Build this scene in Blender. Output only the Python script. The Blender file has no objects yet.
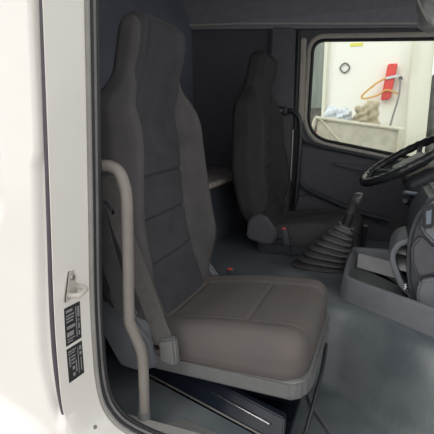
import bpy, bmesh, math, random
from mathutils import Vector, Matrix
random.seed(7)
S = bpy.context.scene
COL = S.collection
# ------------------------------------------------------------------ camera
cam_d = bpy.data.cameras.new('camera'); cam = bpy.data.objects.new('camera', cam_d); COL.objects.link(cam)
cam_d.sensor_width = 36; cam_d.sensor_height = 36; cam_d.lens = 36.0
cam_d.clip_start = 0.02; cam_d.clip_end = 200
YAW, PITCH = math.radians(21), math.radians(12)
cam.location = (0, -0.80, 1.15)
cam.rotation_euler = (math.radians(90) - PITCH, 0, YAW)
S.camera = cam
# ------------------------------------------------------------------ world, sun, exposure
w = bpy.data.worlds.new('overcast'); S.world = w; w.use_nodes = True
bg = w.node_tree.nodes['Background']; bg.inputs[0].default_value = (1.0, 0.992, 0.975, 1); bg.inputs[1].default_value = 1.3
sd = bpy.data.lights.new('sun', 'SUN'); sd.energy = .75; sd.angle = math.radians(35); sd.color = (1, .97, .92)
sun = bpy.data.objects.new('sun', sd); COL.objects.link(sun)
sun.rotation_euler = (math.radians(48), 0, math.radians(-28)); sun.location = (2, -4, 5)
S.view_settings.view_transform = 'Standard'; S.view_settings.look = 'None'
S.view_settings.exposure = 0.0; S.view_settings.gamma = 1.0
S.view_settings.use_curve_mapping = False

# ------------------------------------------------------------------ materials
def mat(name, col, rough=.6, metal=0, noise=.0, nscale=30, bump=0, bscale=400, col2=None, coat=0, spec=.5, stretch=None):
    m = bpy.data.materials.new(name); m.use_nodes = True
    nt = m.node_tree; b = nt.nodes['Principled BSDF']; L = nt.links
    b.inputs['Roughness'].default_value = rough; b.inputs['Metallic'].default_value = metal
    b.inputs['Specular IOR Level'].default_value = spec
    if coat: b.inputs['Coat Weight'].default_value = coat; b.inputs['Coat Roughness'].default_value = .08
    tc = nt.nodes.new('ShaderNodeTexCoord'); vec = tc.outputs['Object']
    if stretch:
        mp = nt.nodes.new('ShaderNodeMapping'); mp.inputs['Scale'].default_value = stretch
        L.new(vec, mp.inputs[0]); vec = mp.outputs[0]
    n = nt.nodes.new('ShaderNodeTexNoise'); n.inputs['Scale'].default_value = nscale; n.inputs['Detail'].default_value = 5
    L.new(vec, n.inputs['Vector'])
    r = nt.nodes.new('ShaderNodeValToRGB'); L.new(n.outputs[0], r.inputs[0])
    c2 = col2 if col2 else tuple(c * (1 + noise) for c in col); c1 = col if col2 else tuple(c * (1 - noise) for c in col)
    r.color_ramp.elements[0].position = .35; r.color_ramp.elements[1].position = .65
    r.color_ramp.elements[0].color = (*c1, 1); r.color_ramp.elements[1].color = (*c2, 1)
    L.new(r.outputs[0], b.inputs['Base Color'])
    if bump:
        n2 = nt.nodes.new('ShaderNodeTexNoise'); n2.inputs['Scale'].default_value = bscale; n2.inputs['Detail'].default_value = 2
        L.new(tc.outputs['Object'], n2.inputs['Vector'])
        bp = nt.nodes.new('ShaderNodeBump'); bp.inputs['Strength'].default_value = bump; bp.inputs['Distance'].default_value = .002
        L.new(n2.outputs[0], bp.inputs['Height']); L.new(bp.outputs[0], b.inputs['Normal'])
    return m
M = dict(
    paint=mat('white_paint', (.80, .775, .74), .32, noise=.015, nscale=6, coat=.5),
    seatfab=mat('seat_fabric', (.118, .108, .106), .95, noise=.14, nscale=9, bump=.5, bscale=900, col2=(.135, .117, .110), spec=.25),
    backfab=mat('backrest_fabric', (.094, .089, .092), .95, noise=.1, nscale=12, bump=.5, bscale=900, spec=.15),
    farback_shaded=mat('far_back_fabric_shaded', (.05, .048, .052), .95, noise=.1, nscale=12, bump=.5, bscale=900, spec=.1),  # darker copy of the backrest fabric; cab shade put into its colour
    farfab_shaded=mat('far_fabric_shaded', (.075, .076, .082), .95, noise=.1, nscale=12, bump=.5, bscale=900, spec=.15),  # far cushion's fabric, darkened to carry the shade at the back
    insert=mat('insert_fabric', (.062, .062, .070), .95, noise=.1, nscale=12, bump=.5, bscale=900, spec=.15),
    greyplastic=mat('grey_plastic', (.15, .15, .152), .5, noise=.05, bump=.25, bscale=700),
    dashplastic=mat('dash_plastic', (.16, .17, .19), .5, noise=.05, bump=.3, bscale=600),
    trayin=mat('tray_plastic', (.42, .42, .43), .6, noise=.05, bump=.2, bscale=600),
    darkplastic=mat('dark_plastic', (.055, .06, .072), .42, noise=.08, bump=.2, bscale=500),
    doortrim=mat('door_trim', (.092, .093, .108), .65, noise=.06, bump=.2, bscale=500),
    gloss=mat('gloss_black', (.012, .016, .026), .18, noise=.1),
    black=mat('black_rubber', (.022, .023, .027), .55, noise=.15),
    sealgrey=mat('seal_grey', (.27, .26, .25), .6, noise=.08, nscale=20),
    sealmid=mat('seal_mid', (.17, .168, .17), .6, noise=.08, nscale=20),
    strip=mat('gap_strip', (.07, .06, .075), .4, noise=.1),
    mat=mat('floor_vinyl', (.090, .110, .124), .29, col2=(.165, .185, .195), nscale=5, bump=.6, bscale=350, spec=.9),
    headliner=mat('headliner', (.26, .26, .30), .95, noise=.06, nscale=25, bump=.2),
    rear=mat('rear_trim', (.12, .13, .17), .9, noise=.12, nscale=4),
    handle=mat('handle_tube', (.21, .19, .175), .5, noise=.08, nscale=14, bump=.2, bscale=300),
    steel=mat('steel', (.55, .53, .5), .35, metal=.8, noise=.1, nscale=40),
    chrome=mat('chrome', (.85, .85, .87), .15, metal=1),
    strap=mat('belt_webbing', (.10, .093, .092), .85, noise=.1, nscale=60, bump=.4, bscale=1200),
    strapdark=mat('belt_webbing_dark', (.05, .05, .055), .85, noise=.1, nscale=60),
    redbtn=mat('red_plastic', (.75, .10, .07), .4),
    shelf=mat('worn_board', (.20, .175, .16), .8, col2=(.36, .32, .29), nscale=9, stretch=(1, 3, 1)),
    trimline=mat('trim_bead', (.5, .46, .44), .6),
    frame=mat('window_frame_paint', (.47, .44, .40), .5, noise=.05),
    boot=mat('boot_rubber', (.072, .069, .070), .4, noise=.1, nscale=20),
    knob=mat('knob_plastic', (.07, .07, .075), .3),
    wheel=mat('wheel_cover', (.035, .037, .042), .2, noise=.2, nscale=40),
    sticker=mat('sticker_black', (.028, .028, .032), .4),
    ink=mat('sticker_silver', (.27, .265, .27), .5),
    boxwhite=mat('lorry_white', (.95, .96, .91), .7, col2=(.97, .98, .93), nscale=1.2),
    boxold=mat('lorry_post', (.78, .78, .66), .6, col2=(.86, .86, .78), nscale=5, stretch=(1, 1, .3)),
    bin=mat('crate_beige', (.50, .48, .39), .8, col2=(.64, .61, .51), nscale=12),
    binrim=mat('crate_rim', (.66, .64, .52), .7, noise=.06),
    red=mat('red_paint', (.80, .06, .05), .5, noise=.1),
    orange=mat('orange_strap', (.72, .42, .12), .8, noise=.1),
    sack=mat('beige_cloth', (.50, .44, .31), .9, noise=.15, nscale=20),
    cloth=mat('pale_blue_cloth', (.68, .74, .82), .85, noise=.12, nscale=30),
    shedwall=mat('shed_wall', (.24, .27, .25), .9, noise=.12, nscale=3, stretch=(6, 1, .6)),
    junk=mat('dark_metal', (.12, .13, .12), .7, noise=.4, nscale=9),
    ground=mat('yard_concrete', (.42, .41, .39), .9, noise=.1, nscale=2),
    bag=mat('grey_film', (.33, .34, .33), .45, noise=.2, nscale=25),
    yellow=mat('yellow_sticker', (.85, .80, .12), .6),
    padblack=mat('black_pipe', (.03, .033, .04), .4),
    blue=mat('blue_grey_plastic', (.16, .19, .24), .4),
)
g = bpy.data.materials.new('window_glass'); g.use_nodes = True
nt = g.node_tree; nt.nodes.clear()
o_ = nt.nodes.new('ShaderNodeOutputMaterial'); mx = nt.nodes.new('ShaderNodeMixShader'); tr = nt.nodes.new('ShaderNodeBsdfTransparent')
gl = nt.nodes.new('ShaderNodeBsdfGlossy'); fr = nt.nodes.new('ShaderNodeFresnel'); fr.inputs[0].default_value = 1.35
tr.inputs[0].default_value = (.98, 1.0, .97, 1); gl.inputs['Roughness'].default_value = .02
nt.links.new(fr.outputs[0], mx.inputs[0]); nt.links.new(tr.outputs[0], mx.inputs[1]); nt.links.new(gl.outputs[0], mx.inputs[2]); nt.links.new(mx.outputs[0], o_.inputs[0])
M['glass'] = g

# ------------------------------------------------------------------ helpers
def link(name, verts, faces, m, parent=None, smooth=True, mats=None, mi=None, angle=40):
    me = bpy.data.meshes.new(name); me.from_pydata([tuple(v) for v in verts], [], faces)
    bm = bmesh.new(); bm.from_mesh(me); bmesh.ops.recalc_face_normals(bm, faces=bm.faces)
    for f in bm.faces: f.smooth = smooth
    if smooth:
        for e in bm.edges:
            if len(e.link_faces) == 2 and e.calc_face_angle(0) > math.radians(angle): e.smooth = False
    bm.to_mesh(me); bm.free()
    for x in (mats or [m]): me.materials.append(x)
    if mi:
        for p, i in zip(me.polygons, mi): p.material_index = i
    o = bpy.data.objects.new(name, me); COL.objects.link(o)
    if parent: o.parent = parent
    return o
def info(o, label, cat, group=None):
    o['label'] = label; o['category'] = cat
    if group: o['group'] = group
    return o
def struct(o): o['kind'] = 'structure'; return o
def empty(name, loc, label=None, cat=None, group=None):
    o = bpy.data.objects.new(name, None); COL.objects.link(o); o.location = loc; o.empty_display_size = .05
    if label: info(o, label, cat, group)
    return o
class MB:
    def __init__(s): s.v = []; s.f = []
    def add(s, vf, T=None):
        v, f = vf; n = len(s.v)
        s.v += [(T @ Vector(p)) if T else Vector(p) for p in v]; s.f += [tuple(i + n for i in q) for q in f]; return s
    def out(s, name, m, parent=None, **k): return link(name, s.v, s.f, m, parent, **k)
def sub(vf, off):
    return [Vector(p) - Vector(off) for p in vf[0]], vf[1]
def spline(pts, n=8, closed=False):
    pts = [Vector(p) for p in pts]; out = []; N = len(pts)
    rng = range(N if closed else N - 1)
    for i in rng:
        if closed: p0, p1, p2, p3 = pts[i - 1], pts[i], pts[(i + 1) % N], pts[(i + 2) % N]
        else: p0, p1, p2, p3 = pts[max(i - 1, 0)], pts[i], pts[i + 1], pts[min(i + 2, N - 1)]
        for k in range(n):
            t = k / n
            out.append(.5 * ((2 * p1) + (-p0 + p2) * t + (2 * p0 - 5 * p1 + 4 * p2 - p3) * t * t + (-p0 + 3 * p1 - 3 * p2 + p3) * t ** 3))
    if not closed: out.append(pts[-1])
    return out
def tube(pts, r, seg=12, closed=False, flat=1.0, up=None, rf=None):
    """tube along pts; flat<1 squashes it across the 'up' direction"""
    pts = [Vector(p) for p in pts]; n = len(pts); v = []; f = []
    prev = Vector(up) if up else None
    for i, p in enumerate(pts):
        if closed: t = pts[(i + 1) % n] - pts[i - 1]
        else: t = pts[min(i + 1, n - 1)] - pts[max(i - 1, 0)]
        t.normalize()
        if prev is None: prev = Vector((0, 0, 1)) if abs(t.z) < .9 else Vector((1, 0, 0))
        a = (prev - t * prev.dot(t)).normalized(); b = t.cross(a)
        if not up: prev = a
        rr = rf(i / (n - 1)) * r if rf else r
        for k in range(seg):
            th = 2 * math.pi * k / seg
            v.append(p + a * math.cos(th) * rr * flat + b * math.sin(th) * rr)
    for i in range(n if closed else n - 1):
        for k in range(seg):
            j = (i + 1) % n
            f.append((i * seg + k, i * seg + (k + 1) % seg, j * seg + (k + 1) % seg, j * seg + k))
    if not closed: f.append(tuple(range(seg - 1, -1, -1))); f.append(tuple(range((n - 1) * seg, n * seg)))
    return v, f
def band(pts, wdir, width, th, ndir):
    """flat strap following pts, width along wdir, thickness along ndir"""
    v = []; f = []; W = Vector(wdir).normalized(); Nn = Vector(ndir).normalized()
    for p in pts:
        p = Vector(p)
        for a, b in ((-1, -1), (1, -1), (1, 1), (-1, 1)): v.append(p + W * a * width / 2 + Nn * b * th / 2)
    for i in range(len(pts) - 1):
        for k in range(4): f.append((i * 4 + k, i * 4 + (k + 1) % 4, i * 4 + 4 + (k + 1) % 4, i * 4 + 4 + k))
    f.append((0, 1, 2, 3)); n = len(v); f.append((n - 4, n - 1, n - 2, n - 3)); return v, f
def rbox(c, half, r, n=6, fn=None, nn=None):
    """rounded box; fn(p_local, dir) -> p_local may reshape it"""
    nx = nn if nn else (n, n, n); bm = bmesh.new(); idx = {}; v = []; f = []
    h = Vector(half); rr = min(r, *half)
    def P(u):
        key = tuple(round(x, 5) for x in u)
        if key in idx: return idx[key]
        p = Vector((u[0] * h.x, u[1] * h.y, u[2] * h.z))
        q = Vector([max(-(h[k] - rr), min(h[k] - rr, p[k])) for k in range(3)])
        d = p - q; d = d.normalized() if d.length > 1e-9 else Vector((0, 0, 0))
        res = q + d * rr
        if fn: res = fn(res, d)
        idx[key] = len(v); v.append(res + Vector(c)); return idx[key]
    def ticks(k):
        # concentrate points in the rounded corners
        m = nx[k]; e = rr / h[k]; cs = [-1 + e * t for t in (0, .3, .6)] if e < 1 else [-1]
        mid = [-1 + e + (2 - 2 * e) * i / m for i in range(m + 1)] if e < 1 else [-1 + 2 * i / m for i in range(m + 1)]
        out = cs + mid + [-a for a in reversed(cs)]
        res = []
        for a in out:
            if not res or a - res[-1] > 1e-6: res.append(a)
        return res
    T = [ticks(k) for k in range(3)]
    for ax in range(3):
        a, b = [(1, 2), (2, 0), (0, 1)][ax]
        for sgn in (-1, 1):
            for i in range(len(T[a]) - 1):
                for j in range(len(T[b]) - 1):
                    q = []
                    for (x, y) in ((i, j), (i + 1, j), (i + 1, j + 1), (i, j + 1)):
                        u = [0, 0, 0]; u[ax] = sgn; u[a] = T[a][x]; u[b] = T[b][y]; q.append(P(u))
                    if sgn < 0: q.reverse()
                    f.append(tuple(q))
    bm.free(); return v, f
def prism(poly, ax, lo, hi, r=0.004, seg=2):
    """polygon (2D) extruded along axis ax from lo to hi, bevelled"""
    bm = bmesh.new(); other = [k for k in range(3) if k != ax]
    def mk(p, d):
        c = [0, 0, 0]; c[other[0]] = p[0]; c[other[1]] = p[1]; c[ax] = d; return bm.verts.new(c)
    A = [mk(p, lo) for p in poly]; B = [mk(p, hi) for p in poly]; n = len(poly)
    bm.faces.new(A); bm.faces.new(list(reversed(B)))
    for i in range(n): bm.faces.new((A[i], B[i], B[(i + 1) % n], A[(i + 1) % n]))
    bmesh.ops.recalc_face_normals(bm, faces=bm.faces)
    if r: bmesh.ops.bevel(bm, geom=bm.edges[:] , offset=r, segments=seg, affect='EDGES', clamp_overlap=True)
    bm.verts.ensure_lookup_table(); bm.verts.index_update()
    v = [x.co.copy() for x in bm.verts]; f = [tuple(x.index for x in q.verts) for q in bm.faces]; bm.free(); return v, f
def hexa(p8, r=.003, seg=2):
    """8 corner points: bottom 4 then top 4"""
    bm = bmesh.new(); V = [bm.verts.new(p) for p in p8]
    for q in ((0, 1, 2, 3), (7, 6, 5, 4), (0, 4, 5, 1), (1, 5, 6, 2), (2, 6, 7, 3), (3, 7, 4, 0)): bm.faces.new([V[i] for i in q])
    bmesh.ops.recalc_face_normals(bm, faces=bm.faces)
    if r: bmesh.ops.bevel(bm, geom=bm.edges[:], offset=r, segments=seg, affect='EDGES', clamp_overlap=True)
    bm.verts.index_update()
    v = [x.co.copy() for x in bm.verts]; f = [tuple(x.index for x in q.verts) for q in bm.faces]; bm.free(); return v, f
def bx(x0, x1, y0, y1, z0, z1, r=.003, seg=2):
    return hexa([(x0, y0, z0), (x1, y0, z0), (x1, y1, z0), (x0, y1, z0), (x0, y0, z1), (x1, y0, z1), (x1, y1, z1), (x0, y1, z1)], r, seg)
def lathe(prof, c, axis=(0, 0, 1), seg=24):
    A = Vector(axis).normalized(); q = Vector((0, 0, 1)).rotation_difference(A); v = []; f = []
    for (r, z) in prof:
        for k in range(seg):
            t = 2 * math.pi * k / seg; v.append(q @ Vector((r * math.cos(t), r * math.sin(t), z)) + Vector(c))
    for i in range(len(prof) - 1):
        for k in range(seg): f.append((i * seg + k, i * seg + (k + 1) % seg, (i + 1) * seg + (k + 1) % seg, (i + 1) * seg + k))
    f.append(tuple(range(seg))); f.append(tuple(range((len(prof) - 1) * seg, len(prof) * seg))); return v, f
def sm(a, b, x):
    t = max(0, min(1, (x - a) / (b - a))); return t * t * (3 - 2 * t)

# ------------------------------------------------------------------ setting: ground outside
struct(link('ground', *bx(-14, 14, -10, 16, -1.15, -.95, 0), M['ground'], smooth=False))

# ------------------------------------------------------------------ white pillar and side panel, swept along the door opening
PATH = spline([(-.548, 0, 2.0), (-.578, 0, 1.40), (-.599, 0, 1.0), (-.612, 0, .76), (-.614, 0, .62), (-.611, 0, .53), (-.597, 0, .468), (-.568, 0, .432),
               (-.53, 0, .414), (-.465, 0, .402), (-.38, 0, .398), (-.26, 0, .396), (-.08, 0, .394), (.15, 0, .392), (.48, 0, .391), (.85, 0, .39)], 14)
PATH = [p + Vector((-.006, 0, 0)) for p in PATH]
def nrm(i):
    t = PATH[min(i + 1, len(PATH) - 1)] - PATH[max(i - 1, 0)]; t.normalize(); return Vector((t.z, 0, -t.x))   # outward: left, then down
def side_y(e, p):
    z = p.z
    g_ = sm(.47, .53, z) * sm(-.56, -.60, p.x)         # groove fades out at its lower end
    # jamb recedes from the outer face inward; outer face at y = -.15
    pts_g = [(.0, .004), (.003, -.012), (.004, -.024), (.011, -.122), (.013, -.121), (.0155, -.119), (.017, -.108), (.031, -.108), (.033, -.112), (.036, -.126), (.040, -.131), (3, -.131)]
    pts_n = [(.0, .004), (.003, -.012), (.004, -.024), (.011, -.112), (.017, -.124), (.025, -.129), (.033, -.131), (3, -.131)]
    def ev(P_):
        for (a, b), (c, d) in zip(P_, P_[1:]):
            if e <= c: return b + (d - b) * (e - a) / (c - a)
    y = ev(pts_g) * g_ + ev(pts_n) * (1 - g_)
    if e > .045:
        zc = .50 - .36 * (p.x + .70)                  # body crease running down to the right
        y -= .05 * sm(.0, -.09, z - zc) * sm(.045, .09, e)
        # recessed field with rounded corner on the left
        dx, dz = (-.727 - .02 * (1.37 - p.z) - p.x), (p.z - .955); rr = .035
        d = min(dx, dz) if (dx > rr or dz > rr) else rr - math.hypot(max(rr - dx, 0), max(rr - dz, 0))
        y += .012 * sm(-.006, .010, d)
    return y
es = [0, .0015, .003, .004, .006, .0085, .011, .012, .013, .0145, .016, .017, .018, .024, .031, .032, .033, .0345, .036, .038, .040, .042, .045, .048, .052, .058, .066, .074, .081, .088]
es += [.088 + .006 * i for i in range(1, 40)] + [.35 + .1 * i for i in range(1, 9)]
ang = [math.atan2(-nrm(i).z, -nrm(i).x) for i in range(len(PATH))]      # 0 = left, pi/2 = down
avg = [sum(ang[max(0, i - 14):i + 15]) / len(ang[max(0, i - 14):i + 15]) for i in range(len(ang))]
for i in range(1, len(avg)): avg[i] = max(avg[i], avg[i - 1])
v = []; f = []
for i, p in enumerate(PATH):
    n = nrm(i); far_n = Vector((-math.cos(avg[i]), 0, -math.sin(avg[i])))
    for e in es:
        q = p + n * min(e, .045) + far_n * max(0, e - .045)
        if p.x < -.6: q.x -= .035 * (1.37 - p.z) * sm(.012, .045, e) * sm(.47, .66, p.z)   # outer panel edge leans a little more than the jamb
        v.append(Vector((q.x, side_y(e, q), q.z)))
ne = len(es)
for i in range(len(PATH) - 1):
    for k in range(ne - 1): f.append((i * ne + k, i * ne + k + 1, (i + 1) * ne + k + 1, (i + 1) * ne + k))
wl = struct(link('wall_left', v, f, M['paint'], angle=60))
# upper side wall above the door opening
# dark rubber strip lying in the groove
pts = []
for i, p in enumerate(PATH):
    if p.z > .50 and p.x < -.55:
        q = p + nrm(i) * .0235; q.x -= .035 * (1.37 - p.z) * sm(.012, .045, .0235) * sm(.47, .66, p.z); pts.append((q.x, -.108, q.z))
struct(link('trim_1', *tube(pts, .0068, 10), M['strip']))
def edge_line(e, y): return [(p + nrm(i) * e).xz for i, p in enumerate(PATH)], y
def seal(name, e, y, r, m):
    pts = [((p + nrm(i) * e).x, y, (p + nrm(i) * e).z) for i, p in enumerate(PATH)]
    return struct(link(name, *tube(pts, r, 10), m))
seal('trim_2', .000, -.010, .0058, M['sealgrey'])
seal('trim_3', .002, .004, .005, M['black'])
seal('trim_4', .004, .016, .0055, M['sealmid'])
seal('trim_5', .010, .034, .007, M['black'])
# inner side wall behind the pillar (dark lining of the sleeper side)
struct(link('wall_near_lining', *bx(-1.25, -.64, .02, .04, .1, 2.0, 0), M['rear'], smooth=False))

# ------------------------------------------------------------------ cab shell
struct(link('wall_back', *bx(-1.30, -1.25, .02, 2.02, -.05, 2.02, 0), M['rear'], smooth=False))
# ceiling with a cove to the far side
poly = [(.03, 1.98), (1.60, 1.98), (1.80, 1.93), (1.93, 1.84), (1.985, 1.765), (2.05, 1.765), (2.05, 2.05), (-.0, 2.05)]
struct(link('ceiling', *prism(poly, 0, -1.30, .80, 0), M['headliner'], angle=50))
# bead under the headliner on the far side
struct(link('trim_6', *tube([(-1.25, 1.958, 1.782), (-.9, 1.958, 1.766), (-.62, 1.958, 1.745), (-.2, 1.958, 1.712), (.25, 1.958, 1.680), (1.2, 1.958, 1.62)], .006, 8), M['trimline']))
struct(link('trim_7', *hexa([(-1.25, 1.965, 1.76), (1.2, 1.965, 1.60), (1.2, 2.0, 1.60), (-1.25, 2.0, 1.76), (-1.25, 1.975, 1.80), (1.2, 1.975, 1.80), (1.2, 2.0, 1.80), (-1.25, 2.0, 1.80)], 0), M['headliner']))
# far wall with the window opening
def rpoly(cs, rad, n=10):
    out = []
    for i, c in enumerate(cs):
        c = Vector(c); a = (Vector(cs[i - 1]) - c).normalized(); b = (Vector(cs[(i + 1) % len(cs)]) - c).normalized(); r = rad[i]
        p0 = c + a * r; p1 = c + b * r
        for k in range(n + 1):
            t = k / n; out.append((1 - t) ** 2 * p0 + 2 * t * (1 - t) * c + t * t * p1)
    return out
WC = [(-.452, 1.645), (.78, 1.58), (.78, .84), (-.462, 1.075)]; WR = [.07, .07, .1, .14]
hole = rpoly(WC, WR)
def outer_pt(p, cx=.1, cz=1.3, x0=-1.25, x1=1.25, z0=-.05, z1=2.02):
    d = p - Vector((cx, cz)); k = min(((x1 - cx) / d.x if d.x > 0 else (x0 - cx) / d.x) if abs(d.x) > 1e-6 else 1e9, ((z1 - cz) / d.y if d.y > 0 else (z0 - cz) / d.y) if abs(d.y) > 1e-6 else 1e9)
    return Vector((cx, cz)) + d * k
def dense(loop, n=4):
    out = []
    for i, p in enumerate(loop):
        q = loop[(i + 1) % len(loop)]
        for k in range(n): out.append(p.lerp(q, k / n))
    return out
H = dense(hole); N = len(H); v = []; f = []
for y in (2.0, 2.05):
    for p in H: v.append((p.x, y, p.y))
    for p in H: q = outer_pt(p); v.append((q.x, y, q.y))
for i in range(N):
    j = (i + 1) % N
    f.append((i, j, N + j, N + i)); f.append((2 * N + i, 3 * N + i, 3 * N + j, 2 * N + j)); f.append((i, 2 * N + i, 2 * N + j, j)); f.append((N + i, N + j, 3 * N + j, 3 * N + i))
struct(link('wall_right', v, f, M['doortrim'], smooth=False))
def ring(loop, grow, y, r, m, name, rz=None):
    c = [Vector((p.x, y, p.y)) for p in loop]; n = len(c); out = []
    for i in range(n):
        t = (c[(i + 1) % n] - c[i - 1]).normalized(); nn_ = Vector((-t.z, 0, t.x)); out.append(c[i] + nn_ * grow)
    return link(name, *tube(out, r, 8, closed=True, flat=rz or 1, up=(0, 1, 0)), m)
sl = hole
w1 = struct(empty('window_1', (0, 2.0, 1.3)))
def under(o, par):
    o.parent = par; o.matrix_parent_inverse = par.matrix_basis.inverted() if False else Matrix.Translation(-par.location); return o
under(ring(sl, .022, 1.995, .016, M['frame'], 'window_frame', .5), w1)
under(ring(sl, .000, 1.992, .010, M['black'], 'window_seal'), w1)
gp = [(p.x, 2.02, p.y) for p in hole] + [(p.x, 2.024, p.y) for p in hole]; n = len(hole)
under(link('glass_pane', gp, [tuple(range(n)), tuple(range(2 * n - 1, n - 1, -1))] + [(i, (i + 1) % n, n + (i + 1) % n, n + i) for i in range(n)], M['glass'], smooth=False), w1)

# far B pillar lining and pale door-frame strip beside the window
struct(link('trim_8', *hexa([(-.72, 1.93, .45), (-.545, 1.955, .45), (-.545, 2.0, .45), (-.72, 2.0, .45), (-.70, 1.93, 1.73), (-.555, 1.955, 1.72), (-.555, 2.0, 1.72), (-.70, 2.0, 1.73)], .012, 3), M['doortrim']))
struct(link('trim_9', *tube([(-.538, 1.975, 1.70), (-.540, 1.975, 1.3), (-.545, 1.975, .9), (-.547, 1.975, .60)], .012, 10), M['black']))
struct(link('seal_highlight', *tube([(-.549, 1.96, 1.12), (-.553, 1.96, .80)], .004, 8), M['steel']))  # bright steel tube painting the highlight along the black seal
struct(link('trim_11', *bx(-.524, -.492, 1.975, 2.0, 1.16, 1.66, .006), M['frame']))

# driver's door: inner panel with armrest, pocket and scoop
d1 = struct(empty('door_1', (0, 2.0, .45)))
def dn(name, vf, m, **k): return under(link(name, *vf, m, **k), d1)
dn('door_panel', hexa([(-.52, 1.955, .44), (.85, 1.955, .44), (.85, 2.0, .44), (-.52, 2.0, .44), (-.515, 1.975, 1.035), (.85, 1.975, .80), (.85, 2.0, .80), (-.515, 2.0, 1.035)], .012, 3), M['doortrim'])
dn('sill_moulding', tube(spline([(-.50, 1.968, 1.13), (-.475, 1.968, 1.055), (-.40, 1.966, 1.028), (-.2, 1.964, .985), (.1, 1.962, .93), (.5, 1.962, .855)], 6), .012, 8), M['darkplastic'])
dn('pull_recess', prism([(-.30, .925), (-.05, .905), (.10, .86), (.05, .845), (-.12, .875), (-.27, .905)], 1, 1.948, 1.975, .004), M['darkplastic'])
dn('armrest', tube(spline([(-.475, 1.935, .79), (-.44, 1.925, .755), (-.30, 1.905, .70), (-.12, 1.90, .635), (.05, 1.90, .60)], 6), .020, 10, flat=.8), M['darkplastic'])
dn('door_pocket', prism([(-.50, .46), (-.50, .70), (-.42, .72), (-.1, .60), (.1, .53), (.5, .50), (.5, .46)], 1, 1.90, 1.955, .012), M['doortrim'])

# front of the cab beyond the frame: bulkhead below the windscreen and its pane
struct(link('wall_front', *bx(1.25, 1.30, .0, 2.05, -.05, .98, 0), M['darkplastic'], smooth=False))
w2 = struct(link('window_2', *hexa([(1.262, .06, .98), (1.268, .06, .98), (1.268, 2.0, .98), (1.262, 2.0, .98), (.802, .06, 2.04), (.808, .06, 2.04), (.808, 2.0, 2.04), (.802, 2.0, 2.04)], 0), M['glass'], smooth=False))

# ------------------------------------------------------------------ floor: footwell, engine tunnel, raised sill step
def floor_z(x, y):
    ys = .73 - .22 * sm(-.12, .22, x) - .06 * sm(.1, .5, x)
    low = .22 + .02 * sm(.30, .6, y)
    z = low + (.505 - low) * sm(ys - .13, ys + .03, y)
    z -= .12 * sm(1.75, 1.95, y) * sm(-.2, .1, x)
    return z
xs = sorted(set([-1.25 + .05 * i for i in range(18)] + [-.40 + .02 * i for i in range(36)] + [.32 + .06 * i for i in range(16)] + [-.205, -.195, -.185, -.175, -.165, -.155]))
ys_ = [.03 + .02 * i for i in range(51)] + [1.05 + .05 * i for i in range(20)]
ys_ = sorted(set(round(a, 4) for a in ys_ + [.222, .228, .236, .242, .248]))
v = [(x, y, floor_z(x, y)) for x in xs for y in ys_]; ny = len(ys_); nx = len(xs)
f = [(i * ny + j, (i + 1) * ny + j, (i + 1) * ny + j + 1, i * ny + j + 1) for i in range(nx - 1) for j in range(ny - 1)]
fl = struct(link('floor', v, f, M['mat'], angle=50))
so = fl.modifiers.new('thick', 'SOLIDIFY'); so.thickness = .01; so.offset = -1
struct(link('floor_step', *hexa([(-1.20, .042, .21), (-.19, .042, .21), (-.19, .135, .21), (-1.20, .47, .21), (-1.20, .042, .365), (-.19, .042, .365), (-.19, .135, .365), (-1.20, .47, .365)], .006), M['mat']))
# moulded rib at the edge of the step well
def onfloor(x, y, dz=.003): return (x, y, floor_z(x, y) + dz)
rib = spline([onfloor(-.185, .56), onfloor(-.16, .50), onfloor(-.09, .405), onfloor(-.06, .375), onfloor(.0, .352), onfloor(.12, .325), onfloor(.4, .29)], 6)
struct(link('trim_12', *tube(rib, .007, 8), M['dashplastic']))
# plastic door sill and tread plate
struct(link('trim_13', *bx(-.60, .85, .028, .075, .36, .40, .01, 3), M['sealgrey']))
tp = hexa([(-.51, .082, .366), (-.33, .082, .366), (-.34, .115, .366), (-.455, .140, .366), (-.505, .084, .375), (-.335, .084, .375), (-.345, .113, .375), (-.457, .136, .375)], .003)
info(link('tread_plate', *tp, M['greyplastic']), 'flat grey tapered cover plate on the step just inside the door sill', 'cover plate')

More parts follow.
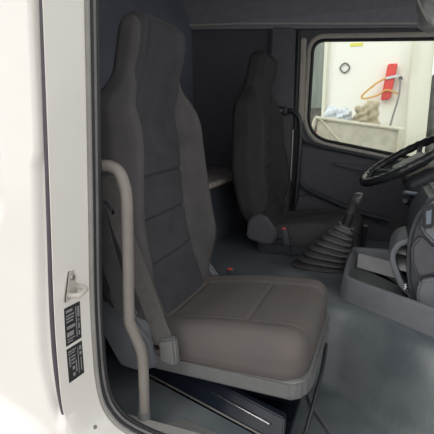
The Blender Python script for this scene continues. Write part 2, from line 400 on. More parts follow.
# ------------------------------------------------------------------ seats
def backrest(hmax=.945, W=.300):
    NA, NH = 208, 280; v = []; f = []; mi = []
    def hw(h):
        a = .235 + (W - .235) * sm(0, .16, h); a -= .05 * sm(.30, .62, h)
        a -= (a - .160) * sm(.66, .78, h); a -= .008 * sm(.8, .97, h)
        return a
    def T(h): return .062 - .018 * sm(.5, .8, h)
    wp = lambda h: .150 - .012 * sm(.55, .7, h)
    for i in range(NH + 1):
        h = hmax * i / NH
        cap = 1.0
        if h > hmax - .07: t = (h - (hmax - .07)) / .07; cap = (1 - t ** 2.6) ** .5 if t < 1 else 0
        if h < .04: cap = min(cap, (1 - (1 - h / .04) ** 2.2) ** .5)
        cap = max(cap, .02)
        H_, D_ = hw(h) * (.55 + .45 * cap if h > .5 else .8 + .2 * cap), T(h) * cap
        if i == NH: H_ *= .75
        for k in range(NA):
            a = 2 * math.pi * k / NA; c, s_ = math.cos(a), math.sin(a); ex = 2 / 3.6
            # spend more points on the front
            w_ = H_ * math.copysign(abs(c) ** ex, c); d = D_ * math.copysign(abs(s_) ** ex, s_)
            if s_ > 0:
                u = abs(w_) / max(H_, 1e-4)
                bol = .072 * sm(.05, .25, h) * (1 - sm(.60, .80, h)) + .018 * sm(.72, .84, h)
                d += bol * sm(.52, .84, u) * (1 - .6 * sm(.88, 1.0, u)) * cap
                d -= .010 * math.exp(-((abs(w_) - wp(h)) / .0055) ** 2) * cap
                if abs(w_) < wp(h):
                    for hs in (.205, .340, .470):
                        d -= .009 * math.exp(-((h - hs - .035 * w_) / .005) ** 2)
                    d += .005 * (1 - (abs(w_) / .155) ** 2) * abs(math.sin(h * 22)) * (h < .53)
            lean = -.115 * (1 - math.exp(-h / .20)) - .015 * sm(0, .4, h) + .055 * sm(.6, .95, h)
            v.append((d + lean, w_, h))
    for i in range(NH):
        for k in range(NA):
            f.append((i * NA + k, i * NA + (k + 1) % NA, (i + 1) * NA + (k + 1) % NA, (i + 1) * NA + k))
            h = hmax * i / NH; a = 2 * math.pi * k / NA; wv = abs(v[i * NA + k][1])
            mi.append(1 if (math.sin(a) > 0 and wv < wp(h) and h < .93) else 0)
    f.append(tuple(range(NA))); mi.append(0); f.append(tuple(range(NH * NA, NH * NA + NA))); mi.append(0)
    return v, f, mi
def make_seat(loc, label):
    t = empty('cab_seat', loc, label, 'seat', 'seats of the cab')
    # local: x forward from hinge, y across (0 = middle), z up from the tray bottom
    v, f, mi = backrest()
    # place hinge
    v = [(a + .004, b, c + .070) for a, b, c in v]
    bk = link('backrest', v, f, None, t, mats=[M['backfab'], M['insert']], mi=mi, angle=70)
    def cf(p, d):
        x, y, z = p
        if z > 0:
            u = abs(y) / .25
            z += .012 * sm(.5, .85, u) * (1 - sm(.88, 1, u))
            z += .012 * math.sin((x + .25) * 3.0)
            gr = lambda q: .0048 * math.exp(-(q / .005) ** 2)
            z -= gr(y + .155) * (x > -.16) + gr(y - .155) * (x > -.16)
            if abs(y) < .155: z -= gr(x - .075)
            if y > -.16 and y < .16: z -= gr(x + .17)
        z -= .022 * sm(.02, -.24, x) * (1 if z > 0 else 0)
        x -= .010 * (z < 0) * abs(z) * 10
        x += .012 * (1 - (y / .27) ** 2) * (x > .1)
        # wedge: front is a little fuller
        z += .010 * sm(-.1, .25, x) * (1 if z > 0 else -.2)
        return Vector((x, y, z))
    link('seat_cushion', *rbox((.220, -.02, .083), (.25, .250, .060), .054, fn=cf, nn=(90, 110, 6)), M['seatfab'], t, angle=60)
    # plastic tray around the base of the cushion
    tray = MB()
    tray.add(prism([(-.01, -.262), (.445, -.272), (.475, -.25), (.488, -.20), (.488, .17), (.475, .21), (.445, .23), (-.01, .23)], 2, .0, .058, .010, 3))
    tray.out('seat_tray', M['greyplastic'], t, angle=35)
    # recliner cover on the door side and its lever
    sc = prism([(-.15, .195), (-.13, .212), (-.06, .208), (-.01, .165), (.045, .10), (.06, .02), (.0, -.005), (-.06, .0), (-.12, .10)], 1, -.285, -.235, .010, 3)
    link('recliner_cover', *sc, M['dashplastic'], t, angle=35)
    lv = prism([(-.07, .245), (-.045, .262), (-.02, .25), (.02, .18), (-.03, .165), (-.055, .20)], 1, -.312, -.288, .007, 3)
    link('recliner_lever', *lv, M['greyplastic'], t, angle=35)
    # inner side cover and buckle
    ic = prism([(-.10, .06), (-.09, .15), (-.05, .185), (.0, .18), (.06, .10), (.05, .05), (.0, .03)], 1, .236, .266, .010, 3)
    link('side_cover', *ic, M['dashplastic'], t, angle=35)
    # pedestal
    link('pedestal', *hexa([(.02, -.06, -.16), (.42, -.06, -.16), (.42, .20, -.16), (.02, .20, -.16), (.02, -.07, .0), (.44, -.07, .0), (.44, .22, .0), (.02, .22, .0)], .01), M['gloss'], t)
    return t
def buckle(par, x, y, z, hgt, ang):
    T = Matrix.Translation((x, y, z)) @ Matrix.Rotation(ang, 4, 'Y')
    st = MB(); st.add(bx(-.012, .012, -.004, .004, -.05, 0, .001), T); b = st.out('buckle_stalk', M['black'], par)
    m = MB(); m.add(rbox((0, 0, hgt / 2), (.014, .011, hgt / 2), .006, 2), T); o = m.out('buckle', M['darkplastic'], par)
    m = MB(); m.add(bx(-.010, .010, -.007, .007, hgt - .002, hgt + .006, .002), T); c = m.out('buckle_button', M['redbtn'], o); c['label'] = 'red release button'
    return o

SZ = .455
near = make_seat((-.622, .46, SZ), 'near grey fabric seat with tall built-in headrest, closest to the open door')
buckle(near, .102, .278, .062, .078, math.radians(-12))
far = near.copy(); COL.objects.link(far); far.location = (-.570, 1.55, .507)
far['label'] = 'far fabric seat beside the driver door, coloured darker for shade, partly hidden behind the near seat'
for ch in list(near.children):
    c = ch.copy(); COL.objects.link(c); c.parent = far
    for gch in ch.children:
        d = gch.copy(); COL.objects.link(d); d.parent = c
for ch in far.children:      # far seat's covers are swapped: buckle is on its inner side, facing us
    n0 = ch.name.split('.')[0]
    if n0 in ('buckle', 'buckle_stalk'): ch.location = (.062, -.64, .02)
    if n0 == 'side_cover': ch.location = (.045, -.555, .025)
    if n0 == 'side_cover': ch.material_slots[0].link = 'OBJECT'; ch.material_slots[0].material = M['doortrim']
    if n0 == 'recliner_cover': ch.location = (0, .52, 0)
    if n0 == 'recliner_lever': ch.location = (0, .60, 0)
    if n0 == 'backrest': ch.material_slots[0].link = ch.material_slots[1].link = 'OBJECT'; ch.material_slots[0].material = ch.material_slots[1].material = M['farback_shaded']
    if n0 == 'seat_cushion': ch.material_slots[0].link = 'OBJECT'; ch.material_slots[0].material = M['farfab_shaded']
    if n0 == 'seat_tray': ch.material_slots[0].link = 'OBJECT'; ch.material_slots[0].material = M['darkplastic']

# glossy dark riser box under the near seat with pale edge strips
rz = empty('seat_riser', (-.4, .40, .22), 'glossy blue-black box under the near seat with thin silver edge strips', 'seat box')
def rd(name, vf, m): return under(link(name, *vf, m), rz)
rd('riser_body', hexa([(-.62, .26, .235), (-.20, .26, .235), (-.20, .62, .25), (-.62, .62, .25), (-.62, .27, .268), (-.20, .27, .268), (-.20, .60, .275), (-.62, .60, .275)], .004), M['gloss'])
rd('riser_front', hexa([(-.66, .295, .367), (-.185, .138, .367), (-.19, .20, .367), (-.66, .345, .367), (-.66, .335, .430), (-.19, .175, .415), (-.19, .20, .415), (-.66, .345, .430)], .003), M['gloss'])
rd('edge_strip', tube([(-.65, .286, .373), (-.20, .136, .370)], .0028, 8), M['steel'])
rd('edge_strip', tube([(-.47, .252, .404), (-.225, .166, .396)], .003, 8), M['chrome'])

# cable hanging from the front of the near seat
cb = spline([(-.135, .56, .44), (-.132, .46, .41), (-.138, .34, .37), (-.150, .25, .31), (-.165, .19, .262), (-.175, .13, .240)], 8)
info(link('seat_cable', *tube(cb, .006, 8), M['padblack']), 'thin black cable drooping from the front edge of the near seat', 'cable')

# ------------------------------------------------------------------ near side belt
sb = empty('seat_belt', (-.58, .12, .5), 'grey seat belt hanging beside the near seat behind the pale grab handle', 'seat belt')
def bl(name, vf, m): return under(link(name, *vf, m), sb)
bl('webbing', band(spline([(-.66, .13, 1.02), (-.625, .13, .90), (-.585, .13, .80), (-.555, .14, .70), (-.53, .15, .615), (-.505, .155, .56)], 6), (1, .25, .25), .048, .003, (0, 1, 0)), M['strap'])
bl('webbing', band(spline([(-.70, .10, 1.06), (-.67, .10, .92), (-.64, .10, .80), (-.60, .11, .66)], 6), (1, .2, .3), .046, .003, (0, 1, 0)), M['strapdark'])
bl('tongue', band([(-.622, .068, .972), (-.598, .066, .940)], (1, 0, .6), .011, .003, (0, 1, 0)), M['chrome'])
bl('anchor', hexa([(-.525, .135, .525), (-.475, .135, .52), (-.475, .165, .52), (-.525, .165, .525), (-.53, .14, .585), (-.483, .14, .60), (-.483, .165, .60), (-.53, .165, .585)], .006), M['greyplastic'])

# ------------------------------------------------------------------ grab handles
hp = spline([(-.625, .055, 1.055), (-.597, .055, 1.056), (-.572, .055, 1.045), (-.558, .055, 1.015), (-.553, .055, .975), (-.556, .055, .85), (-.561, .055, .70), (-.561, .058, .665), (-.552, .065, .63), (-.540, .07, .59), (-.536, .07, .55), (-.536, .07, .47), (-.538, .07, .372)], 8)
gh = empty('grab_handle', (-.54, .07, .37), 'pale grey curved tube grab handle upright in the near doorway', 'grab handle')
under(link('tube', *tube(hp, .0138, 16), M['handle']), gh)
under(link('foot_collar', *lathe([(.0, 0), (.022, 0), (.022, .008), (.0165, .014), (.0165, .05), (.0, .05)], (-.538, .07, .368)), M['greyplastic']), gh)
gh2 = empty('grab_handle', (-.49, 1.93, .6), 'black curved tube grab handle on the far pillar beside the window', 'grab handle')
hp = spline([(-.595, 1.925, 1.235), (-.555, 1.92, 1.232), (-.515, 1.92, 1.205), (-.498, 1.92, 1.15), (-.495, 1.92, 1.05), (-.500, 1.92, .85), (-.508, 1.92, .66)], 8)
under(link('tube', *tube(hp, .015, 12), M['padblack']), gh2)
br = under(link('bracket', *rbox((-.615, 1.918, 1.235), (.036, .012, .026), .010, 2), M['padblack']), gh2)
b2 = link('screw', *lathe([(0, 0), (.008, 0), (.006, .004), (0, .004)], (-.618, 1.906, 1.235), (0, -1, 0), 12), M['steel']); b2.parent = br

# far belt on the B pillar
fb = empty('seat_belt', (-.64, 1.9, .7), 'dark seat belt running down from its guide on the far pillar', 'seat belt')
under(link('belt_guide', *rbox((-.685, 1.905, 1.285), (.018, .014, .032), .008, 2), M['greyplastic']), fb)
under(link('webbing', *band([(-.675, 1.888, 1.26), (-.63, 1.89, 1.10), (-.585, 1.89, .95), (-.56, 1.89, .80)], (1, 0, .3), .046, .003, (0, 1, 0)), M['strapdark']), fb)

# ------------------------------------------------------------------ sleeper shelf
info(link('bunk_shelf', *bx(-1.25, -.775, .65, 1.90, .845, .872, .006), M['shelf']), 'worn tan board shelf behind and between the two seats', 'shelf')
info(link('shelf_support', *bx(-1.24, -.86, .70, 1.92, .47, .844, .004), M['rear']), 'dark box panel under the worn shelf behind the seats', 'storage box')

# ------------------------------------------------------------------ gear lever
gl_ = empty('gear_lever', (-.22, 1.16, .47), 'gear lever with brown-black ribbed rubber boot on the engine tunnel', 'gear lever')
NB = 8; v = []; f = []; prof = []
for i in range(NB):
    t = i / NB; t2 = (i + .55) / NB
    prof += [(t, 1.0), (t + .22 / NB, 1.07), (t + .42 / NB, 1.03), (t + .62 / NB, .86), (t + .85 / NB, .82)]
prof.append((1.0, .8))
seg = 40
for (t, k) in prof:
    cx = -.235 + .105 * t; cy = 1.145 - .01 * t; z = .475 + .195 * t - .02 * 0
    hx = (.128 - .090 * t) * (k if t < 1 else 1) ; hy = (.090 - .056 * t) * k
    tilt = -.42 * t
    for q in range(seg):
        a = 2 * math.pi * q / seg; ex = .62
        x = hx * math.copysign(abs(math.cos(a)) ** ex, math.cos(a)); y = hy * math.copysign(abs(math.sin(a)) ** ex, math.sin(a))
        v.append((cx + x * math.cos(tilt), cy + y, z + x * math.sin(tilt) * .9 + .010 * t))
for i in range(len(prof) - 1):
    for q in range(seg): f.append((i * seg + q, i * seg + (q + 1) % seg, (i + 1) * seg + (q + 1) % seg, (i + 1) * seg + q))
f.append(tuple(range(seg))); f.append(tuple(range((len(prof) - 1) * seg, len(prof) * seg)))
under(link('rubber_boot', v, f, M['boot'], angle=80), gl_)
under(link('shaft', *tube(spline([(-.138, 1.145, .65), (-.125, 1.14, .70), (-.112, 1.14, .755)], 5), .023, 12, rf=lambda t: 1 - .25 * t), M['black']), gl_)
kn = under(link('knob', *tube(spline([(-.120, 1.142, .725), (-.106, 1.138, .775), (-.092, 1.135, .797), (-.070, 1.13, .795)], 6), .027, 16, rf=lambda t: .72 + .5 * sm(.2, .7, t) - .35 * sm(.85, 1, t)), M['knob']), gl_)
gl_.location += Vector((-.008, .035, .030))
info(link('handbrake_lever', *tube(spline([(-.075, 1.42, .50), (-.07, 1.40, .58), (-.062, 1.38, .67)], 5), .012, 10), M['padblack']), 'short black upright lever behind the gear lever boot', 'lever')

# ------------------------------------------------------------------ centre console tray
ct = empty('console_tray', (.05, .95, .47), 'open grey plastic storage tray on the engine tunnel beside the gear lever', 'storage tray')
O = [(-.126, .89), (-.112, .815), (-.055, .765), (.10, .655), (.33, .49), (.36, .52), (.36, 1.26), (.3, 1.275), (-.09, 1.265), (-.125, 1.24)]
def inset(P_, d):
    out = []; n = len(P_)
    for i in range(n):
        a = Vector(P_[i - 1]); b = Vector(P_[i]); c = Vector(P_[(i + 1) % n])
        e1 = (b - a).normalized(); e2 = (c - b).normalized(); n1 = Vector((-e1.y, e1.x)); n2 = Vector((-e2.y, e2.x)); m_ = (n1 + n2).normalized()
        out.append(b + m_ * d / max(.4, m_.dot(n1)))
    return out
Os = [Vector((p.x, p.y)) for p in spline([(a, b, 0) for a, b in O], 5, True)]
if sum(Os[i - 1].x * Os[i].y - Os[i].x * Os[i - 1].y for i in range(len(Os))) < 0: Os.reverse()
lay = [(-.012, .455), (-.010, .475), (0, .545), (.004, .552), (.012, .555), (.018, .551), (.024, .54), (.03, .50), (.036, .492)]
v = []; f = []; n = len(Os)
for d, z in lay:
    for p in inset([tuple(q) for q in Os], d): v.append((p.x, p.y, z))
for i in range(len(lay) - 1):
    for k in range(n): f.append((i * n + k, i * n + (k + 1) % n, (i + 1) * n + (k + 1) % n, (i + 1) * n + k))
b0 = (len(lay) - 1) * n; cc = len(v); v.append((.10, .93, .492)); f += [(b0 + k, b0 + (k + 1) % n, cc) for k in range(n)]
under(link('tray_body', v, f, M['dashplastic'], angle=55), ct)
lf = [(b0 + k) for k in range(n)]
under(link('tray_floor_dark', [v[i] + Vector((0, 0, .003)) if isinstance(v[i], Vector) else Vector(v[i]) + Vector((0, 0, .003)) for i in lf] + [Vector((.10, .93, .495))], [(k, (k + 1) % n, n) for k in range(n)], M['darkplastic']), ct)  # added sheet over the tray floor, darker than the tray body
under(link('divider', *hexa([(-.088, 1.12, .496), (.30, .90, .496), (.30, .93, .496), (-.088, 1.14, .496), (-.085, 1.17, .544), (.30, .95, .544), (.30, .97, .544), (-.085, 1.19, .544)], .003), M['trayin']), ct)

ct.location += Vector((.008, .01, .036))
# ------------------------------------------------------------------ dashboard centre stack
DX = .035
ds = empty('dashboard', (.3, .9, .47), 'grey plastic dashboard centre stack with sockets at the right edge', 'dashboard')
def dd(name, vf, m, par=None, **k):
    o = under(link(name, *([Vector(p) + Vector((DX, 0, 0)) for p in vf[0]], vf[1]), m, **k), ds)
    if par: o.parent = par; o.matrix_parent_inverse = Matrix.Identity(4)
    return o
body = dd('stack_body', prism([(.100, .50), (.088, .56), (.070, .62), (.062, .68), (.060, .76), (.068, .82), (.085, .87), (.12, .925), (.25, .96), (1.2, .98), (1.2, .50)], 1, .76, 1.08, .014, 3), M['darkplastic'])
dd('side_cheek', prism([(.112, .515), (.098, .60), (.106, .638), (.146, .655), (.5, .64), (.5, .515)], 1, .722, .765, .008, 3), M['dashplastic'])
dd('side_cheek', prism([(.098, .648), (.075, .70), (.070, .755), (.095, .792), (.137, .752), (.5, .72), (.5, .662), (.146, .665)], 1, .732, .765, .008, 3), M['doortrim'])
dd('side_cheek', prism([(.100, .803), (.090, .83), (.098, .875), (.125, .915), (.25, .945), (.5, .95), (.5, .735), (.14, .765)], 1, .724, .765, .010, 3), M['dashplastic'])
dd('upper_dash', prism([(.34, .86), (.30, .92), (.34, .97), (1.2, 1.00), (1.2, .80), (.40, .78)], 1, 1.08, 1.96, .02, 3), M['darkplastic'])
dd('upper_dash', prism([(.80, .50), (.72, .85), (.76, .93), (1.2, .97), (1.2, .50)], 1, .1, .76, .02, 3), M['darkplastic'])
for (x, z) in ((.084, .590), (.098, .540)):
    so_ = dd('socket', lathe([(0, 0), (.014, 0), (.014, .006), (.010, .008), (.009, .004), (0, .004)], (x - .010, .79, z), (-1, -.35, .2), 16), M['chrome'])
# framed switch on the slanted upper face
dd('switch_frame', hexa([(.096, .712, .822), (.128, .712, .826), (.128, .726, .826), (.096, .726, .822), (.090, .712, .892), (.126, .712, .905), (.126, .726, .905), (.090, .726, .892)], .004), M['black'])
dd('switch_panel', hexa([(.103, .709, .834), (.121, .709, .837), (.121, .714, .837), (.103, .714, .834), (.099, .709, .880), (.119, .709, .890), (.119, .714, .890), (.099, .714, .880)], .004), M['blue'])
# curved open pocket reaching towards the seats
arc = spline([(.115, .50), (.070, .565), (.038, .645), (.022, .71), (.020, .765), (.040, .815), (.085, .850)] and [(.110, 0, .54), (.060, 0, .585), (.030, 0, .645), (.018, 0, .685), (.022, 0, .715), (.042, 0, .742), (.095, 0, .762)], 6)
v = []; f = []; n = len(arc)
sec = [(0, .80), (-.009, .804), (-.012, .82), (-.009, 1.02), (.009, 1.02), (.012, .82), (.009, .804)]
for i, p in enumerate(arc):
    t = (arc[min(i + 1, n - 1)] - arc[max(i - 1, 0)]).normalized(); nn_ = Vector((t.z, 0, -t.x))
    for d, y in sec: v.append(p + nn_ * d + Vector((0, y, 0)))
m_ = len(sec)
for i in range(n - 1):
    for k in range(m_): f.append((i * m_ + k, i * m_ + (k + 1) % m_, (i + 1) * m_ + (k + 1) % m_, (i + 1) * m_ + k))
f.append(tuple(range(m_))); f.append(tuple(range((n - 1) * m_, n * m_)))
dd('pocket_rim', (v, f), M['dashplastic'], angle=50)
for z in (.735, .675): dd('pocket_lit_panel', hexa([(.03, .83, z - .035), (.075, .83, z - .045), (.075, .99, z - .03), (.03, .99, z - .02), (.03, .84, z - .028), (.075, .84, z - .037), (.075, .995, z + .0), (.03, .995, z + .008)], .002), M['trayin'])  # paler panels put the light on the pocket's inner surfaces into colour

# ------------------------------------------------------------------ steering wheel and column
th = math.radians(31); A = Vector((math.cos(th), 0, math.sin(th))); B = Vector((0, math.cos(.11), math.sin(.11))); B = (B - A * A.dot(B)).normalized(); Nn = A.cross(B).normalized()
cw = Vector((.098, 1.53, .985)); R = .222
sw = empty('steering_wheel', cw, 'black steering wheel in a ridged glossy rim cover in front of the far seat', 'steering wheel')
rim = []
for k in range(96):
    a = 2 * math.pi * k / 96; rim.append(cw + A * R * math.cos(a) + B * R * math.sin(a))
tv, tf = tube(rim, .0205, 12, closed=True, up=Nn)
tv = [p + (p - rim[i // 12]) * (.10 if (i // 12) % 3 == 0 else -.04) for i, p in enumerate(tv)]
under(link('rim', tv, tf, M['wheel'], angle=80), sw)
hub = MB(); hub.add(rbox((0, 0, 0), (.085, .075, .028), .022, 4), Matrix.Translation(cw - Nn * .035) @ Matrix((A, B, Nn)).transposed().to_4x4())
under(hub.out('hub', M['darkplastic']), sw)
for sx, sy in ((.45, .9), (.45, -.9), (-.75, .66), (-.75, -.66)):
    e = cw + (A * sx + B * sy).normalized() * (R - .01); s0 = cw + (A * sx + B * sy).normalized() * .055 - Nn * .035
    under(link('spoke', *tube(spline([s0, (s0 + e) / 2 - Nn * .012, e], 5), .016, 8, flat=.5, up=Nn), M['darkplastic']), sw)
sc = empty('steering_column', cw - Nn * .12, 'dark steering column shroud below the wheel with stalk', 'steering column')
T = Matrix.Translation(cw - Nn * .135 + A * .02) @ Matrix((A, B, Nn)).transposed().to_4x4()
m = MB(); m.add(rbox((.03, 0, 0), (.12, .10, .055), .04, 4), T); m.add(tube([cw - Nn * .15 + A * .05, Vector((.36, 1.53, .74))], .05, 12)); under(m.out('shroud', M['darkplastic']), sc)
under(link('stalk', *tube(spline([(.195, 1.40, .845), (.15, 1.32, .846), (.092, 1.27, .858)], 5), .0095, 10), M['blue']), sc)
under(link('stalk', *tube([(.10, 1.40, .80), (.115, 1.34, .80), (.10, 1.30, .815)], .011, 10), M['darkplastic']), sc)

# ------------------------------------------------------------------ pillar details: striker, labels, plug
JX = lambda y, z: -.585 - .045 * (1.37 - z) * 1.0
def jamb(y, z):
    """point on the jamb surface at depth y, height z"""
    best = min(range(len(PATH)), key=lambda i: abs(PATH[i].z - z) + (10 if PATH[i].x > -.5 else 0))
    p = PATH[best]; e = .004 + (.011 - .004) * (y + .024) / (-.122 + .024)
    q = p + nrm(best) * e; return Vector((q.x, y, z))
st = empty('door_striker', jamb(-.08, .80), 'steel door striker loop bolted to the white door pillar', 'striker')
def sx_(name, vf, m): return under(link(name, *vf, m), st)
P0 = jamb(-.07, .80)
sx_('base_plate', hexa([P0 + Vector(q) for q in ((-.001, -.028, -.028), (.004, -.028, -.028), (.004, .016, -.018), (-.001, .016, -.018), (-.001, -.010, .040), (.004, -.010, .040), (.004, .008, .040), (-.001, .008, .040))], .003), M['frame'])
sx_('loop', tube(spline([P0 + Vector(q) for q in ((.002, -.016, -.012), (.014, -.016, -.012), (.030, -.014, -.010), (.033, -.004, -.006), (.03, .008, -.002), (.002, .010, -.002))], 5), .006, 10), M['frame'])
sx_('bolt', lathe([(0, 0), (.007, 0), (.006, .005), (0, .005)], P0 + Vector((.004, -.002, .024)), (1, 0, 0), 12), M['steel'])
def label_plate(z0, z1, y0, y1, txt, blocks):
    c = jamb((y0 + y1) / 2, (z0 + z1) / 2)
    e = empty('label_plate', c, txt, 'sticker')
    a, b, c_, d = jamb(y0, z0), jamb(y1, z0), jamb(y1, z1), jamb(y0, z1)
    n_ = (b - a).cross(d - a).normalized(); n_ = n_ if n_.x > 0 else -n_
    def pt(u, v_, o): return a.lerp(b, u).lerp(d.lerp(c_, u), v_) + n_ * o
    def q(u0, u1, v0, v1, o): return [pt(u0, v0, .0002), pt(u1, v0, .0002), pt(u1, v1, .0002), pt(u0, v1, .0002), pt(u0, v0, o), pt(u1, v0, o), pt(u1, v1, o), pt(u0, v1, o)]
    pl = under(link('plate', *hexa(q(0, 1, 0, 1, .0012), 0), M['sticker'], smooth=False), e)
    mb = MB()
    for (u0, u1, v0, v1) in blocks: mb.add(hexa(q(u0, u1, v0, v1, .0017), 0))
    under(mb.out('printed_blocks', M['ink'], smooth=False), e)
b1 = [(.08, .48, .86, .93), (.08, .58, .76, .80), (.08, .55, .68, .72), (.08, .50, .60, .64), (.10, .60, .42, .50), (.08, .5, .22, .34), (.08, .56, .14, .17), (.08, .44, .07, .1), (.68, .73, .1, .92), (.80, .92, .62, .9), (.80, .9, .50, .56), (.82, .9, .30, .45), (.82, .9, .12, .24)]
b2_ = [(.06, .55, .88, .92), (.06, .50, .81, .84), (.10, .16, .45, .76), (.22, .5, .70, .74), (.22, .5, .60, .64), (.22, .46, .50, .54), (.28, .42, .32, .42), (.5, .56, .2, .55), (.28, .42, .12, .22), (.66, .70, .1, .9), (.78, .92, .78, .9), (.78, .92, .62, .72), (.82, .88, .15, .55)]
label_plate(.668, .758, -.096, -.048, 'upper black and silver information sticker on the white door pillar', b1)
label_plate(.578, .660, -.096, -.048, 'lower black and silver information sticker on the white door pillar', b2_)

pc = jamb(-.06, .55)
info(link('hole_plug', *lathe([(0, 0), (.005, 0), (.0045, .003), (.003, .0032), (.0025, .001), (0, .001)], Vector((-.597, -.057, .445)), (.77, -.08, .63), 14), M['sealgrey']), 'tiny round plug low on the white body corner', 'plug')
# bundle hanging by the roof at the right
v, f = rbox((.135, 1.2, 1.615), (.060, .05, .11), .04, fn=lambda p, d: Vector((p.x * (1 - .9 * max(0, -p.z) * 3) + .006 * math.sin(p.z * 120 + p.y * 60), p.y + .006 * math.sin(p.z * 90 + p.x * 80), p.z)), nn=(10, 10, 18))
v += [] 
info(link('wrapped_bundle', v, f, M['bag'], angle=80), 'crumpled grey film-wrapped bundle hanging from the roof above the window', 'bundle')
info(link('hanging_cord', *tube(spline([(.05, 1.14, 1.98), (.055, 1.135, 1.75), (.070, 1.13, 1.62), (.115, 1.13, 1.53)], 6), .006, 8), M['sealgrey']), 'grey cord looping down beside the wrapped bundle at the roof', 'cord')

# ------------------------------------------------------------------ outside: lorry beside the cab
lb = empty('box_lorry', (0, 4.6, -.95), 'white box body of the lorry parked beyond the far window', 'lorry')
def lo(name, vf, m, **k): return under(link(name, *vf, m, **k), lb)
lo('side_wall', bx(-.655, .30, 4.25, 4.9, -.2, 3.2, .01), M['boxwhite'])
lo('corner_post', bx(.175, .375, 4.12, 4.24, -.2, 3.2, .015), M['boxold'])
lo('corner_post', bx(-.69, -.645, 4.2, 4.9, -.2, 3.2, .01), M['boxold'])
for x, y in ((-.25, 4.6),): lo('wheel', lathe([(0, -.12), (.34, -.12), (.36, -.08), (.36, .08), (.34, .12), (0, .12)], (x * 1, y, -.59), (0, 1, 0), 28), M['black'])
rg = []
for k in range(40):
    a = 2 * math.pi * k / 40; r_ = .046 + .002 * math.cos(4 * a); rg.append((-.47 + r_ * math.cos(a), 4.238, 1.745 + r_ * math.sin(a)))
info(link('ring_emblem', *tube(rg, .007, 6, closed=True), M['junk']), 'small dark ring emblem on the white lorry body', 'emblem')
info(link('yellow_sticker', *bx(-.43, -.30, 4.243, 4.249, 1.96, 1.99, 0), M['yellow'], smooth=False), 'yellow sticker high on the white lorry body', 'sticker')
info(link('bracket_band', *hexa([(-.05, 4.165, 1.605), (.07, 4.165, 1.625), (.07, 4.178, 1.625), (-.05, 4.178, 1.605), (-.05, 4.165, 1.63), (.07, 4.165, 1.65), (.07, 4.178, 1.65), (-.05, 4.178, 1.63)], 0), M['cloth']), 'white band tied across the red bracket', 'band')
# red tool hanging with orange straps
info(link('red_bracket', *hexa([(-.10, 4.18, 1.30), (.0, 4.18, 1.32), (.0, 4.24, 1.32), (-.10, 4.24, 1.30), (-.055, 4.18, 1.72), (.045, 4.18, 1.72), (.045, 4.24, 1.72), (-.055, 4.24, 1.72)], .01) if False else hexa([(-.085, 4.18, 1.40), (.01, 4.18, 1.41), (.01, 4.24, 1.41), (-.085, 4.24, 1.40), (-.04, 4.18, 1.76), (.055, 4.18, 1.76), (.055, 4.24, 1.76), (-.04, 4.24, 1.76)], .01), M['red']), 'red upright bracket fixed on the white lorry body', 'bracket')
info(link('orange_strap', *tube(spline([(-.05, 4.17, 1.62), (-.15, 4.16, 1.56), (-.27, 4.16, 1.45), (-.24, 4.16, 1.42), (-.12, 4.16, 1.45), (-.03, 4.16, 1.50), (.09, 4.16, 1.45)], 6), .010, 6), M['orange']), 'orange ratchet strap looped over the red bracket', 'strap')
info(link('pale_rope', *tube(spline([(.085, 4.13, 1.60), (.09, 4.13, 1.55), (.085, 4.13, 1.42), (.05, 4.13, 1.25), (.02, 4.13, 1.10)], 6), .010, 6), M['ink']), 'pale grey rope hanging below the red bracket', 'rope')
info(link('strap_hook', *lathe([(0, 0), (.022, 0), (.022, .04), (0, .04)], (.09, 4.20, 1.61), (0, -1, 0), 14), M['junk']), 'small dark round hook beside the red bracket', 'hook')
# beige crate with diagonal brace in front of the lorry
cr = empty('metal_crate', (-.25, 3.85, -.95), 'beige metal crate side with diagonal brace standing before the lorry', 'crate')
def co(name, vf, m): return under(link(name, *vf, m), cr)
co('side_panel', hexa([(-.72, 3.72, -.95), (.14, 3.72, -.95), (.14, 3.75, -.95), (-.72, 3.75, -.95), (-.655, 3.72, 1.215), (.13, 3.72, 1.105), (.13, 3.75, 1.105), (-.655, 3.75, 1.215)], .004), M['bin'])
co('top_rail', tube([(-.68, 3.71, 1.222), (.15, 3.71, 1.105)], .016, 8), M['binrim'])
co('top_rail', tube([(-.68, 4.05, 1.222), (.15, 4.05, 1.105)], .016, 8), M['binrim'])
co('corner_rail', tube([(-.675, 3.71, 1.22), (-.75, 3.71, .9), (-.80, 3.71, -.94)], .018, 8), M['binrim'])
co('corner_rail', tube([(.125, 3.705, 1.11), (.115, 3.705, -.94)], .024, 8), M['binrim'])
co('diagonal_brace', tube([(-.63, 3.705, 1.21), (-.30, 3.705, .86), (.05, 3.705, .5)], .010, 8), M['binrim'])
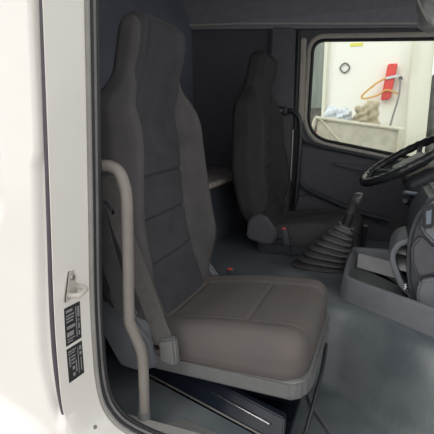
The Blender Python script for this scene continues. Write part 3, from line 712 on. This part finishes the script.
co('load_board', hexa([(-.66, 3.75, 1.10), (.12, 3.75, .99), (.12, 4.08, .99), (-.66, 4.08, 1.10), (-.66, 3.75, 1.12), (.12, 3.75, 1.01), (.12, 4.08, 1.01), (-.66, 4.08, 1.12)], 0), M['bin'])
def crump(c, half, seed, m, name, label, cat):
    rnd = random.Random(seed); ph = [rnd.uniform(0, 6) for _ in range(6)]
    def fn(p, d):
        k = .010 * math.sin(p.x * 60 + ph[0] + p.z * 30) + .010 * math.sin(p.z * 75 + ph[1] - p.x * 40) + .010 * math.sin(p.x * 130 + p.y * 90 + ph[2])
        top = 1 + .25 * math.sin(p.x * 22 + ph[3])
        return Vector((p.x, p.y, p.z * top)) + d * k
    return info(link(name, *rbox(c, half, min(half) * .8, fn=fn, nn=(26, 12, 20)), m, angle=80), label, cat)
crump((-.475, 3.90, 1.235), (.125, .09, .09), 3, M['cloth'], 'pale_cloth', 'crumpled pale blue cloth lying on the beige crate', 'cloth')
crump((-.20, 3.90, 1.235), (.110, .10, .14), 5, M['sack'], 'beige_sack', 'crumpled beige sack lying on the crate beside the pale cloth', 'sack')
# dark shed wall and red bench beyond, at the left of the window
info(link('shed_wall', *bx(-3.2, -1.1, 7.4, 7.55, -.95, 4.2, .01), M['shedwall']), 'dull grey-green shed wall far beyond the window', 'shed wall')
rb = empty('red_bench', (-1.3, 6.4, -.95), 'red trestle bench seen through the left edge of the window', 'bench')
under(link('bench_top', *bx(-1.75, -1.02, 6.2, 6.6, .97, 1.03, .008), M['red']), rb)
for x in (-1.68, -1.35, -1.08):
    under(link('leg', *bx(x - .03, x + .03, 6.25, 6.31, -.95, .97, .004), M['red']), rb)
crate = info(link('scrap_bin', *bx(-1.8, -1.0, 6.65, 7.2, -.95, 1.42, .02), M['junk']), 'dark scrap bin standing against the grey-green shed wall', 'bin')
info(link('parked_machine', *rbox((.735, 4.6, .6), (.34, .3, 1.10), .08, 5), M['junk']), 'dark grimy machine at the right edge of the window view', 'machine')
